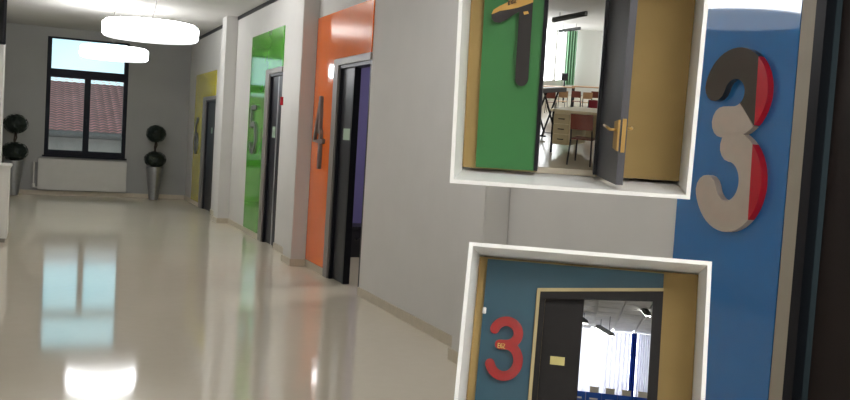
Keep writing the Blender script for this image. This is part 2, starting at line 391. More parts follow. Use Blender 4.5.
corridor_door(1, 'yellow', 'dark door inside the yellow panel', [(16.62, 15.76, None)], 16.95, 1.985, BLACKD, TRIMG, (16.2, 16.08, 1.35, 1.45))
corridor_door(2, 'green', 'dark double door with steel strip inside the green panel', [(11.74, 11.42, None), (11.38, 11.13, None)], 11.98, 2.23, BLACKD, TRIMG, (11.62, 11.47, 1.36, 1.50))
d2 = bpy.data.objects['door_2']
MB().box(XR+.025, XR+.08, 11.38, 11.42, .01, 2.13).build('meeting_strip', ALU, d2)
corridor_door(3, 'orange', 'half-open dark door inside the orange panel, purple room behind', [(8.74, 8.40, None)], 8.92, 2.18, BLACKD, TRIMG, (8.62, 8.42, 1.39, 1.50))
d3 = bpy.data.objects['door_3']
MB().box(XR+.02, XR+.085, 8.36, 8.399, .01, 2.08).build('leaf_edge', BLACKF, d3)
lf = MB().box(XR+.10, XR+.95, 7.79, 7.835, .01, 2.08).build('open_leaf', BLACKD, d3)
corridor_door(4, 'blue', 'dark brown door with black frame beside the blue panel', [(2.61, 1.64, 1.75)], 2.755, 2.215, BROWNBLK, mat('warm_grey_trim', (150, 142, 128), .5, var=.04), None)
MB().box(XR-.02, XR+.03, 2.635, 2.684, 0, 2.15).build('stop_bead', BLACKF, bpy.data.objects['door_4'])
# purple room
pr = struct(MB().box(XR+.15, 6.1, 11.0, 11.1, 0, ZC).build('wall_far', PURPLE), 'purple wall of the room behind the orange door', 'wall')
struct(MB().box(6.0, 6.1, 6.0, 11.0, 0, ZC).build('wall_room', PURPLE), 'outer purple wall of the room past the orange door', 'wall')
struct(MB().box(XR+.15, 6.0, 5.9, 6.0, 0, ZC).build('wall_near', PURPLE), 'near purple wall of the room past the orange door', 'wall')
pl = tag(empty('room_fill_light', (4.4, 8.8, ZC-.08)), 'added unseen fill light of the purple room behind the orange door', 'ceiling light')  # out of view, added so the purple walls are lit
MB().box(4.1, 4.7, 8.5, 9.1, ZC-.08, ZC-.001).build('housing', WHITEP, pl)
MB().box(4.13, 4.67, 8.53, 9.07, ZC-.09, ZC-.08).build('diffuser', mat('room_fill_diffuser', (255, 250, 240), .5, var=0, emit=38), pl)
def chair(T, label, seatm, framem, s=1, group=None, name='school_chair'):
    t = tag(empty(name, T((0, 0, 0))), label, 'chair', group)
    def mk(): return MB(lambda p: T((p[0]*s, p[1]*s, p[2]*s)))
    mk().box(-.19, .19, -.19, .19, .43, .45).build('seat', seatm, t)
    mb = mk()
    for i in range(6):
        a0, a1 = -.19+i*.38/6, -.19+(i+1)*.38/6; f = lambda x: .20-.9*x*x*0+.03*(1-(x/.19)**2)
        mb.hexa([(a0, f(a0), .60), (a1, f(a1), .60), (a1, f(a1)+.02, .60), (a0, f(a0)+.02, .60), (a0, f(a0)+.04, .86), (a1, f(a1)+.04, .86), (a1, f(a1)+.06, .86), (a0, f(a0)+.06, .86)])
    mb.build('backrest', seatm, t)
    for sx in (-1, 1):
        mk().tube([(sx*.18, -.18, .43), (sx*.20, -.21, 0)], .014, 6).build('leg', framem, t)
        mk().tube([(sx*.18, .24, .84), (sx*.18, .19, .44), (sx*.20, .25, 0)], .014, 6).build('leg', framem, t)
    return t
BLKM = mat('black_tube', (24, 24, 28), .4)
def placer(x, y, z, rz):
    c, s_ = math.cos(rz), math.sin(rz)
    return lambda p: Vector((x+c*p[0]-s_*p[1], y+s_*p[0]+c*p[1], z+p[2]))
cr_ = tag(empty('storage_crate', (3.62, 10.5, 0)), 'low black crate on the floor of the purple room', 'crate')
MB().box(3.2, 4.1, 10.35, 10.75, .0, .33).build('body', BLKM, cr_, bevel=.01)
MB().box(3.18, 4.12, 10.33, 10.77, .33, .37).build('lid', BLKM, cr_, bevel=.008)
MB().tube([(3.5, 10.33, .22), (3.5, 10.30, .22), (3.8, 10.30, .22), (3.8, 10.33, .22)], .012, 6).build('handle', BLACKF, cr_)
# numerals
def wallfn(yc, zc, th, base=.0135):
    return lambda u, v, t_: (XR-base-th*t_, yc-u, zc+v)
THREE = lambda a: [arc(0, a[0], a[1], a[1], 158, -90, 26)+[(-a[5], a[0]-a[1])], arc(0, a[2], a[3], a[4], 90, -152, 28)]
def number(name, strokes, wd, fn, material, label, cat='number sign'):
    return tag(ribbons(MB(), strokes, wd, fn).build(name, material), label, cat)
number('number_sign', [[(.02, .36), (-.155, -.08), (.155, -.08)], [(.07, .02), (.07, -.34)], [(.02, .36), (.04, .02)]], .055, wallfn(9.29, 1.44, .03), GREY4, 'dark grey numeral 4 on the orange panel')
number('number_sign', [[(.15, .30), (-.13, .30), (-.15, .04)]+arc(0, -.11, .17, .19, 120, -150, 20)], .07, wallfn(12.52, 1.45, .03), GREYN, 'grey numeral 5 on the green panel')
number('number_sign', [[(.10, .32), (-.04, .22), (-.13, .0)]+arc(0, -.13, .14, .17, 150, 510, 28)], .06, wallfn(17.45, 1.28, .03), GREYN, 'grey numeral 6 on the yellow panel')
# big three in colours, cut along straight joints
big = tag(empty('number_sign', (XR-.02, 3.07, 1.12)), 'large grey and red numeral 3 on the blue panel', 'number sign')
def cut_piece(name, material, strokes, planes, caps, th=.03):
    mb = ribbons(MB(), strokes, .13, wallfn(3.065, 1.498, th), caps)
    me = bpy.data.meshes.new(name); me.from_pydata([tuple(p) for p in mb.v], [], mb.f)
    bm = bmesh.new(); bm.from_mesh(me); bmesh.ops.recalc_face_normals(bm, faces=bm.faces)
    for co, no in planes:
        g = bm.verts[:]+bm.edges[:]+bm.faces[:]
        r = bmesh.ops.bisect_plane(bm, geom=g, plane_co=co, plane_no=no, clear_outer=True)
    o = Vector((XR-.02, 3.065, 1.12))
    for v in bm.verts: v.co -= o
    bm.to_mesh(me); bm.free()
    return link(name, me, material, o, big)
# red strip: towards the near side (smaller y); slanted joint
jo = Vector((XR, 2.932, 1.5)); jn = Vector((0, 1, -.03)).normalized()
UP_A = arc(0, .195, .125, .122, 165, -48, 26); UP_B = arc(0, .195, .125, .122, -48, -90, 8)+[(-.06, .073)]
LOW = arc(0, -.175, .135, .147, 88, -162, 32)
cut_piece('red_piece', RED, [UP_A, UP_B, LOW], [(jo, jn)], [(1, 0), (0, 1), (1, 1)])
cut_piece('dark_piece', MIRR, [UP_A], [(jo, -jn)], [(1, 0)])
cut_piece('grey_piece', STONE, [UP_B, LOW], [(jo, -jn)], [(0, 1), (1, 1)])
tag(MB().box(XR-.03, XR, 11.02, 11.06, 1.76, 1.86).build('alarm_box', RED), 'small red box on white wall beside the green door', 'alarm box')
# ------------------------------------------------------------------ left side
cb = tag(empty('low_cabinet', (-.7, 11.6, 0)), 'white low cabinet against the opposite wall', 'cabinet')
MB().box(-1.09, -.31, 11.25, 11.85, .05, .84).build('body', WHITEP, cb, bevel=.004)
MB().box(-1.09, -.29, 11.22, 11.86, .84, .87).build('top', WHITEP, cb, bevel=.004)
MB().box(-1.05, -.33, 11.29, 11.82, 0, .05).build('plinth', TRIMG, cb)
for a, b in ((-1.07, -.71), (-.69, -.33)):
    dd = MB().box(a, b, 11.232, 11.25, .08, .82).build('cabinet_door', WHITEP, cb, bevel=.003)
    MB().box((a+b)/2-.05, (a+b)/2+.05, 11.218, 11.232, .74, .755).build('handle', ALU, dd)
wl = bpy.data.objects['wall_left']
MB().box(XL, -.43, 12.0, 12.5, 0, ZC).build('pilaster', WALL, wl, bevel=.006)
tv = tag(empty('wall_screen', (-.7, 11.95, 2.3)), 'black screen hung high on the white pillar', 'screen')
MB().box(-1.05, -.41, 11.93, 11.97, 2.25, 3.0).build('casing', BLACKF, tv, bevel=.005)
MB().box(-1.02, -.44, 11.925, 11.93, 2.28, 2.97).build('display', mat('screen_glass', (12, 12, 16), .1), tv)
MB().box(-.8, -.7, 11.97, 12.0, 2.5, 2.7).build('mount', BLACKF, tv)
# ------------------------------------------------------------------ two plumb display cases with model rooms
FZ = 1.40                                      # where the open front of a case stands, from its layout point
UNIT = 1/920.0                                 # drawing unit of the case layouts
class Set:
    """own axes of one model room: x level to the right, y into the depth, z up; the case is plumb sideways
    and tipped a little towards a standing visitor"""
    def __init__(s, org, heading, tilt, hx, hy):
        s.o = Vector(org); s.hx = hx; s.hy = hy
        s.d = Vector((math.sin(heading)*math.cos(tilt), math.cos(heading)*math.cos(tilt), math.sin(tilt)))
        s.r = Vector((math.cos(heading), -math.sin(heading), 0)); s.u = s.r.cross(s.d)
    def T(s, p): return s.o+s.r*p[0]+s.d*p[1]+s.u*p[2]
    def px(s, x, y, dep): return (x-s.hx)*UNIT*dep, (s.hy-y)*UNIT*dep
    def rect(s, x0, y0, x1, y1, dep, th):
        a, c = s.px(x0, y1, dep); b, e = s.px(x1, y0, dep)
        return (a, b, dep, dep+th, c, e)
    def mb(s): return MB(s.T)
    def pt(s, x, y, dep):
        q = s.px(x, y, dep); return (q[0], dep, q[1])
    def placer(s, x, dep, z, rz, k=1):
        c, s_ = math.cos(rz), math.sin(rz)
        return lambda p: s.T((x+(c*p[0]-s_*p[1])*k, dep+(s_*p[0]+c*p[1])*k, z+p[2]*k))
CASE = mat('white_case_lacquer', (246, 246, 244), .5, var=.01)
def display(S, label, z0, z1, back):
    """plain straight-sided white case, open at the front"""
    t = tag(empty('display_case', S.T((0, FZ, z0-.006))), label, 'display case')
    hw, th = .175, .006
    S.mb().box(-hw-th, hw+th, FZ, back, z1, z1+th).build('top_panel', CASE, t)
    S.mb().box(-hw-th, hw+th, FZ, back, z0-th, z0).build('bottom_panel', CASE, t)
    S.mb().box(-hw-th, -hw, FZ, back, z0, z1).build('side_panel', CASE, t)
    S.mb().box(hw, hw+th, FZ, back, z0, z1).build('side_panel', CASE, t)
    S.mb().box(-hw-th, hw+th, back, back+th, z0-th, z1+th).build('back_panel', CASE, t)
    return t
TAN = mat('tan_wall_paint', (156, 130, 80), .8, var=.05, scale=12)
GREENI = mat('deep_green_panel', (48, 112, 56), .45, var=.05, scale=12)
TEAL = mat('teal_blue_panel', (30, 72, 88), .4, var=.06, scale=12)
CREAM = mat('cream_trim', (176, 160, 116), .5, var=.04, scale=30)
ROOMW = mat('classroom_white', (214, 212, 206), .8, var=.02)
ROOMF = mat('classroom_floor', (190, 180, 160), .15, var=.05, scale=30)
DAY = mat('bright_daylit_window', (246, 250, 255), .5, var=0, emit=4.5)
DAY2 = mat('bright_daylit_window_two', (246, 250, 255), .5, var=0, emit=5)
DARKB = mat('dark_brown_door', (20, 16, 14), .5, var=.1, scale=20, spec=.25)
BRASS = mat('brass', (196, 160, 96), .3, metal=.7, var=.08)
BEIGE = mat('beige_laminate', (228, 216, 184), .45, var=.05, scale=60)
BEIGED = mat('beige_drawer_front', (205, 190, 152), .45, var=.05, scale=60)
REDBR = mat('red_brown_shell', (104, 48, 34), .45, var=.1, scale=40)
REDC = mat('red_chair_shell', (150, 34, 52), .45, var=.1, scale=40)
GOLD = mat('gold_plastic', (196, 152, 74), .4, var=.06, scale=40)
NBLK = mat('black_gloss_numeral', (30, 26, 26), .35, var=.1, scale=40)
WOOD = mat('wood_top', (168, 130, 90), .5, var=.12, scale=60)
GCURT = mat('green_curtain', (140, 180, 146), .9, var=.12, scale=60)
BCURT = mat('blue_curtain', (30, 84, 220), .9, var=.12, scale=60)
BLUEC = mat('blue_cupboard', (20, 86, 185), .45, var=.08, scale=40)
FIX = mat('grey_light_housing', (84, 86, 84), .5, var=.05)
DOORI = mat('slate_door_face', (74, 74, 80), .35, var=.05, scale=20)
LITT = mat('lit_fluorescent_tube', (250, 250, 246), .5, var=0, emit=10)
# ---------------- upper display: door with the green number one
S1 = Set((0, 0, 1.40), 0.5516, 0.1145, 578, 45)
b1 = display(S1, 'white hanging display case with green panel and half-open classroom door', -.2135, .124, 2.42)
W1 = 1.50
def part(S, box, bm, name, parent): return S.mb().box(*box).build(name, bm, parent)
part(S1, S1.rect(471.2, -30, 546, 172, W1, .02), TAN, 'door_wall', b1)
part(S1, S1.rect(604, -30, 684.8, 172, W1, .02), TAN, 'door_wall', b1)
part(S1, S1.rect(546, -30, 604, -14, W1, .02), TAN, 'door_wall', b1)
FY0 = S1.px(578, 155, 1.62)[1]; FY1 = S1.px(578, 93, 2.35)[1]      # floor heights near and far
def fz(d): return FY0+(FY1-FY0)*(d-1.62)/(2.35-1.62)
CY1 = S1.px(578, 31, 2.35)[1]
xl0, xr0 = S1.px(480, 90, 1.53)[0], S1.px(640, 90, 1.53)[0]; xl1 = -.170
xr1 = S1.px(618, 90, 2.35)[0]
xw0, xw1 = S1.px(505, 60, 1.95)[0], S1.px(567, 60, 2.35)[0]
S1.mb().hexa([(xl0, 1.53, fz(1.53)-.01), (xr0, 1.53, fz(1.53)-.01), (xr1, 2.35, fz(2.35)-.01), (xl1, 2.35, fz(2.35)-.01), (xl0, 1.53, fz(1.53)), (xr0, 1.53, fz(1.53)), (xr1, 2.35, fz(2.35)), (xl1, 2.35, fz(2.35))]).build('classroom_floor', ROOMF, b1)
S1.mb().hexa([(xl0, 1.53, CY1+.045), (xr0, 1.53, CY1+.045), (xr1, 2.35, CY1), (xl1, 2.35, CY1), (xl0, 1.53, CY1+.055), (xr0, 1.53, CY1+.055), (xr1, 2.35, CY1+.01), (xl1, 2.35, CY1+.01)]).build('classroom_ceiling', ROOMW, b1)
S1.mb().box(xl1, xr1, 2.35, 2.36, fz(2.35)-.01, CY1+.01).build('classroom_back_wall', ROOMW, b1)
S1.mb().hexa([(xr0, 1.53, fz(1.53)), (xr0+.01, 1.53, fz(1.53)), (xr1+.01, 2.35, fz(2.35)), (xr1, 2.35, fz(2.35)), (xr0, 1.53, CY1+.045), (xr0+.01, 1.53, CY1+.045), (xr1+.01, 2.35, CY1), (xr1, 2.35, CY1)]).build('classroom_side_wall', ROOMW, b1)
# window wall on the left of the classroom: sill wall, bright window, head
def wseg(z0, z1, material, name, dx=0, d0=1.95, d1=2.34):
    f = lambda d: xw0+(xw1-xw0)*(d-1.95)/(2.35-1.95)
    S1.mb().hexa([(f(d0)-.01+dx, d0, z0), (f(d0)+dx, d0, z0), (f(d1)+dx, d1, z0), (f(d1)-.01+dx, d1, z0), (f(d0)-.01+dx, d0, z1), (f(d0)+dx, d0, z1), (f(d1)+dx, d1, z1), (f(d1)-.01+dx, d1, z1)]).build(name, material, b1)
SILL = S1.px(567, 79, 2.35)[1]
wseg(fz(1.95)-.01, SILL, ROOMW, 'sill_wall'); wseg(SILL, CY1, DAY, 'daylit_window', -.004)
for d in (2.05, 2.15, 2.27): wseg(SILL, CY1, ROOMW, 'window_bar', .002, d, d+.008)
# curtain
def wavy(S, x0, x1, z0, z1, d, amp, n, th=.004, waves=5):
    mb = S.mb(); vs = []; fs = []
    for i in range(n+1):
        x = x0+(x1-x0)*i/n; y = d+amp*math.sin(2*math.pi*waves*i/n)
        vs += [(x, y, z0), (x, y, z1), (x, y+th, z1), (x, y+th, z0)]
    for i in range(n):
        a = 4*i; b_ = a+4
        for k in range(4): fs.append((a+k, a+(k+1) % 4, b_+(k+1) % 4, b_+k))
    fs += [(0, 3, 2, 1), (4*n, 4*n+1, 4*n+2, 4*n+3)]
    return mb.add(vs, fs)
q0, q1 = S1.px(567, 60, 2.31)[0], S1.px(577, 60, 2.31)[0]
tag(wavy(S1, q0, q1, S1.px(572, 84, 2.31)[1], CY1-.002, 2.31, .006, 40, waves=4).build('curtain', GCURT), 'green curtain beside the bright classroom window', 'curtain')
# green panel, black frame
pn = tag(part(S1, S1.rect(484.5, -28, 543, 171, W1-.008, .007), GREENI, 'wall_panel', None), 'matt green wall panel carrying the black numeral 1', 'wall panel')
dr = tag(empty('classroom_door', S1.T((S1.px(604, 166, W1)[0], W1, fz(1.53)))), 'slate door swung open beside the green panel with brass handle', 'door')
part(S1, S1.rect(543, -28, 546.6, 171, W1-.012, .03), BLACKF, 'jamb', dr)
part(S1, S1.rect(601.5, -28, 605, 171, W1-.012, .03), BLACKF, 'jamb', dr)
# the leaf, from the hinge towards the viewer
za_, zb_ = S1.px(604, 171, 1.46)[1]-.005, S1.px(604, -24, 1.46)[1]
A = (S1.px(605, 80, 1.49)[0], 1.49); B = (S1.px(624.5, 80, 1.40)[0], 1.40); B2 = (S1.px(631.5, 80, 1.402)[0], 1.402); A2 = (A[0]+.011, 1.492)
lf = S1.mb().hexa([(A[0], A[1], za_), (B[0], B[1], za_), (B2[0], B2[1], za_), (A2[0], A2[1], za_), (A[0], A[1], zb_), (B[0], B[1], zb_), (B2[0], B2[1], zb_), (A2[0], A2[1], zb_)]).build('leaf', DOORI, dr)
def lp(t_, off, ypx):         # a point on the leaf's face
    x = A[0]+(B[0]-A[0])*t_; d = A[1]+(B[1]-A[1])*t_
    n_ = Vector((-(A[1]-B[1]), -(B[0]-A[0]))).normalized()
    return (x+n_.x*off, d+n_.y*off, S1.px(624, ypx, d)[1])
S1.mb().hexa([lp(.80, 0, 143), lp(.995, 0, 146), lp(.995, .003, 146), lp(.80, .003, 143), lp(.80, 0, 117), lp(.995, 0, 115), lp(.995, .003, 115), lp(.80, .003, 117)]).build('handle_plate', BRASS, lf)
S1.mb().tube([lp(.90, .002, 125), lp(.90, .012, 125), lp(.62, .013, 121)], .0022, 8).build('lever', BRASS, lf, smooth=True)
xe = B2[0]
S1.mb().box(B[0]+.003, B2[0]-.002, 1.397, 1.4005, S1.px(628, 147, 1.4)[1], S1.px(628, 114, 1.4)[1]).build('lock_faceplate', BRASS, lf)
S1.mb().tube([(xe, 1.41, S1.px(628, 124, 1.4)[1]), (xe+.006, 1.41, S1.px(628, 124, 1.4)[1]), (xe+.008, 1.425, S1.px(628, 124, 1.4)[1])], .0022, 8).build('lever', BRASS, lf, smooth=True)
# numeral one: black stem, two-tone flag
one = tag(empty('number_sign', S1.T((S1.px(526, 87, W1)[0], W1-.01, S1.px(526, 87, W1)[1]))), 'black and gold numeral 1 on the matt green panel', 'number sign')
def fn1(th, base): return lambda u, v, t_: (S1.px(u, v, W1-base-th*t_)[0], W1-base-th*t_, S1.px(u, v, W1-base-th*t_)[1])
stem = [(519, 14)]+[(519, 80)]+[(525.5+6.5*math.cos(math.radians(180-a)), 80+7.5*math.sin(math.radians(a))) for a in range(15, 180, 15)]+[(532, 80), (532, 10), (531, 6)]
S1.mb().prism(stem, fn1(.010, .0085)).build('stem', NBLK, one)
gold = [(492, 19), (494, 14.5), (500, 10.5), (507, 7), (513, -2), (517, -12), (532, -12), (532, 6), (526, 8.5), (518, 11.5), (510, 13.5), (500, 15.5), (495, 18)]
S1.mb().prism(gold, fn1(.010, .0085)).build('gold_flag', GOLD, one)
dark = [(492, 19), (495, 18), (500, 15.5), (510, 13.5), (518, 11.5), (526, 8.5), (532, 6), (532, 14), (519, 15.5), (514, 18.5), (507, 24), (500, 27), (495, 26), (492.5, 23)]
S1.mb().prism(dark, fn1(.0104, .0085)).build('dark_flag', NBLK, one)
S1.mb().prism([(523, 15.5), (527.5, 14.5), (528.5, 17), (524, 18.2)], fn1(.011, .0085)).build('badge', GOLD, one)
def letters(S, strokes, wd, fn, name, material, parent): return ribbons(S.mb(), strokes, wd, fn).build(name, material, parent)
E_ = [[(0, 0), (0, 1)], [(0, 1), (.6, 1)], [(0, .5), (.5, .5)], [(0, 0), (.6, 0)]]
G_ = [[(.6, .95), (.1, .95), (0, .5), (.1, .05), (.6, .05), (.6, .5), (.35, .5)]]
Z_ = [[(0, 1), (.6, 1), (0, 0), (.6, 0)]]
def word(x, y, wpx, hpx, slope):
    o = []
    for i, g in enumerate((E_, G_, Z_)):
        for st in g: o.append([(x+(i*1.0+a)*wpx, y-b*hpx+(i+a)*wpx*slope) for a, b in st])
    return o
letters(S1, word(508, 9.5, 2.9, 3.2, -.35), .8, fn1(.0112, .0085), 'lettering', NBLK, one)
# fluorescent fixtures
def tubefix(S, p0, p1, d0, d1, h_, label, zc, grp):
    a = Vector(S.pt(*p0, d0)); b_ = Vector(S.pt(*p1, d1)); t = tag(empty('fluorescent_light', S.T(a)), label, 'ceiling light', grp)
    w_ = h_
    mb = S.mb(); dx = (b_-a).normalized(); sd = Vector((-dx.y, dx.x, 0)).normalized()*w_
    mb.hexa([a-sd, b_-sd, b_+sd, a+sd, a-sd*.6+Vector((0, 0, h_)), b_-sd*.6+Vector((0, 0, h_)), b_+sd*.6+Vector((0, 0, h_)), a+sd*.6+Vector((0, 0, h_))]); mb.build('housing', FIX, t)
    for k in (-.5, .5):
        S.mb().tube([a+sd*k-Vector((0, 0, h_*.25)), b_+sd*k-Vector((0, 0, h_*.25))], h_*.22, 6).build('tube', FIX if S is S1 else LITT, t)
    for k in (.2, .8):
        c = a+(b_-a)*k; S.mb().tube([c+Vector((0, 0, h_)), (c.x, c.y, zc)], h_*.12, 6).build('hanger', FIX, t)
tubefix(S1, (552.5, 23), (584, 15.5), 1.85, 1.82, .0065, 'grey fluorescent fitting nearer the open slate door', CY1+.026, 'fittings in the green curtain classroom')
tubefix(S1, (559, 33), (579, 29.5), 2.12, 2.10, .0045, 'grey fluorescent fitting above the green curtain', CY1+.011, 'fittings in the green curtain classroom')
# desk with drawers
dk = tag(empty('teacher_desk', S1.T((S1.px(558, 155, 1.62)[0], 1.62, fz(1.62)))), 'beige teacher desk with three drawers behind the slate door', 'desk')
dz = S1.px(557, 109, 1.63)[1]
yaw_ = -.45
dx0 = S1.px(557, 109, 1.64)[0]
Td = S1.placer(dx0, 1.65, 0, yaw_)
def dmb(): return MB(Td)
dmb().box(-.002, .16, -.0, .105, dz-.004, dz).build('desktop', BEIGE, dk)
zt_ = dz-.004; zb2 = zt_-.058
pd_ = dmb().box(.002, .036, .004, .068, zb2, zt_).build('pedestal', BEIGE, dk)
for k in range(3):
    zz = zt_-.004-k*.018
    dd = dmb().box(.004, .034, .0015, .004, zz-.0165, zz).build('drawer', BEIGED, dk)
    dmb().tube([(.014, .0012, zz-.008), (.015, -.001, zz-.008), (.024, -.001, zz-.008), (.025, .0012, zz-.008)], .0009, 6).build('handle', BLACKF, dd)
for lx, ly in ((.002, .003), (.157, .003), (.002, .1), (.157, .1)):
    d_ = 1.65+math.sin(yaw_)*lx+math.cos(yaw_)*ly
    dmb().box(lx-.0015, lx+.0015, ly-.0015, ly+.0015, fz(d_), zt_).build('leg', BLACKF, dk)
dmb().box(.04, .157, .060, .063, zt_-.05, zt_).build('modesty_panel', BEIGED, dk)
# chairs and far tables of the first classroom
def sit(x, y, d, rz, k, label, m_, grp=None, fr=BLKM): return chair(S1.placer(S1.px(x, y, d)[0], d, fz(d), rz, k), label, m_, fr, 1, grp)
sit(591, 140, 1.570, math.pi-.3, .100, 'red-brown shell chair drawn up to the beige desk', REDBR)
sit(595, 100, 1.88, -.4, .070, 'crimson shell chair beyond the beige desk', REDC)
def table(x, d, k, rz, label, grp):
    T = S1.placer(S1.px(x, 90, d)[0], d, fz(d), rz, k)
    t = tag(empty('school_table', T((0, 0, 0))), label, 'table', grp)
    MB(T).box(-.6, .6, -.3, .3, .72, .75).build('table_top', WOOD, t)
    for sx in (-.56, .56):
        for sy in (-.26, .26): MB(T).box(sx-.02, sx+.02, sy-.02, sy+.02, 0, .72).build('leg', BLKM, t)
g_ = 'school tables at the far classroom wall'
table(561, 2.14, .064, .1, 'small wooden school table below the bright classroom window', g_)
table(592, 2.16, .064, -.1, 'small wooden school table beside the crimson chair', g_)
g2 = 'brown chairs at the far school tables'
for x, d, r, lab in ((556, 2.06, 3.0, 'brown chair behind the black keyboard'), (566, 2.08, 3.4, 'brown chair below the small black loudspeaker'), (581, 2.09, 2.9, 'brown chair below the green curtain edge'), (590, 2.08, 3.3, 'brown chair behind the crimson chair'), (599, 2.10, 3.1, 'brown chair next to the black door jamb')):
    sit(x, 95, d, r, .055, lab, WOOD if x in (566, 590) else REDBR, g2)
# keyboard on crossed stand
kb = tag(empty('keyboard', S1.T((S1.px(550, 90, 1.80)[0], 1.80, fz(1.80)))), 'black electronic keyboard on crossed-leg stand inside the classroom', 'keyboard')
kx, kd = S1.px(550, 90, 1.80)[0], 1.80; kz = S1.px(550, 92, 1.80)[1]
Tk = S1.placer(kx, kd, 0, 1.15)
MB(Tk).box(-.062, .062, -.015, .015, kz, kz+.008).build('body', BLKM, kb)
MB(Tk).box(-.05, .05, -.014, -.002, kz+.008, kz+.0095).build('keys', WHITEP, kb)
for sy in (-.012, .012):
    for q in (1, -1): MB(Tk).tube([(-.03*q, sy, kz), (.03*q, sy, fz(1.80)+.002)], .002, 6).build('stand_leg', BLACKF, kb)
for q in (1, -1): MB(Tk).tube([(.03*q, -.02, fz(1.80)+.002), (.03*q, .02, fz(1.80)+.002)], .002, 6).build('stand_foot', BLACKF, kb)
mo = tag(empty('loudspeaker', S1.T((S1.px(567.5, 80, 2.2)[0], 2.2, S1.px(567.5, 80, 2.2)[1]))), 'small black loudspeaker on stand below the green curtain', 'loudspeaker')
S1.mb().box(*S1.rect(564.5, 73, 570.5, 80, 2.2, .02)).build('cabinet', BLKM, mo)
S1.mb().tube([S1.pt(567.5, 80, 2.21), (S1.pt(567.5, 80, 2.21)[0], 2.21, fz(2.21))], .002, 6).build('pole', BLKM, mo)
# cables from the upper case to the ceiling
for x, d in ((-.16, 1.5), (.16, 1.5), (-.16, 2.3), (.16, 2.3)):
    p = S1.T((x, d, .130)); MB().tube([p, (p.x, p.y, ZC)], .003, 6).build('hanging_cable', ALU, b1)
# ---------------- lower display: door with the red number three
S2 = Set((0, 0, 1.40), 0.5778, -0.2451, 578, 385)
b2 = display(S2, 'white standing display case with teal panel and dark classroom doorway', -.092, .193, 2.27)
W2 = 1.50
part(S2, S2.rect(471.2, 268, 540, 431, W2, .02), TAN, 'door_wall', b2)
part(S2, S2.rect(652, 268, 684.8, 431, W2, .02), TAN, 'door_wall', b2)
S2.mb().prism([(540, 268), (652, 268), (652, 288), (540, 299)], lambda u, v, t_: (S2.px(u, v, W2)[0], W2+.02*t_, S2.px(u, v, W2)[1])).build('door_wall', TAN, b2)
def fn2(th, base): return lambda u, v, t_: (S2.px(u, v, W2-base-th*t_)[0], W2-base-th*t_, S2.px(u, v, W2-base-th*t_)[1])
tag(S2.mb().prism([(479.5, 270), (652.5, 270), (652.5, 285.5), (531, 296.5), (531, 430), (479.5, 430)], fn2(.006, .001)).build('wall_panel', TEAL), 'teal wall panel with red numeral 3 around the dark doorway', 'wall panel')
dd2 = tag(empty('classroom_doorway', S2.T((S2.px(590, 425, W2)[0], W2, S2.px(590, 425, W2)[1]))), 'dark double door with cream trim, one leaf open to curtained room', 'door')
S2.mb().prism([(531.5, 297.2), (534.5, 297.2), (534.5, 430), (531.5, 430)], fn2(.012, .001)).build('side_trim', CREAM, dd2)
S2.mb().prism([(531.5, 297.2), (531.5, 294.8), (653, 284.0), (653, 287.0), (534.5, 298)], fn2(.0122, .001)).build('head_trim', CREAM, dd2)
S2.mb().prism([(534.7, 298), (653, 287.2), (653, 297.5), (534.7, 305)], fn2(.009, .001)).build('door_head', DARKB, dd2)
S2.mb().prism([(534.7, 304), (540, 304), (540, 430), (534.7, 430)], fn2(.009, .001)).build('jamb', DARKB, dd2)
S2.mb().prism([(643.5, 296), (653, 296), (653, 430), (643.5, 430)], fn2(.009, .001)).build('jamb', DARKB, dd2)
lf2 = S2.mb().prism([(540, 303), (578, 300), (578, 430), (540, 430)], lambda u, v, t_: (S2.px(u, v, W2+.004)[0], W2+.004+.012*t_, S2.px(u, v, W2+.004)[1])).build('leaf', DARKB, dd2)
S2.mb().box(*S2.rect(549.5, 360, 563.5, 368, W2+.002, .002)).build('plate', mat('yellowed_plate', (190, 178, 112), .5, var=.04), lf2)
tag(S2.mb().box(*S2.rect(479, 318.5, 482.5, 325, W2-.011, .005)).build('light_switch', WHITEP, bevel=.0008), 'small white switch at the edge of the teal panel', 'switch')
th = tag(empty('number_sign', S2.T((S2.px(505, 389, W2)[0], W2-.01, S2.px(505, 389, W2)[1]))), 'red numeral 3 on the teal panel', 'number sign')
REDI = mat('deep_red_gloss', (142, 20, 18), .25, var=.06, scale=40)
up3 = [(504.5+12*math.cos(math.radians(a)), 342-11.5*math.sin(math.radians(a))) for a in range(165, -91, -9)]+[(499, 353.8)]
lo3 = [(504.5+14*math.cos(math.radians(a)), 368.5-15.5*math.sin(math.radians(a))) for a in range(80, -165, -9)]
ribbons(S2.mb(), [up3, lo3], 9.5, fn2(.010, .0075)).build('figure', REDI, th)
ribbons(S2.mb(), word(497.5, 357, 2.6, 4.2, .02), .8, fn2(.0108, .0075)).build('lettering', GOLD, th)
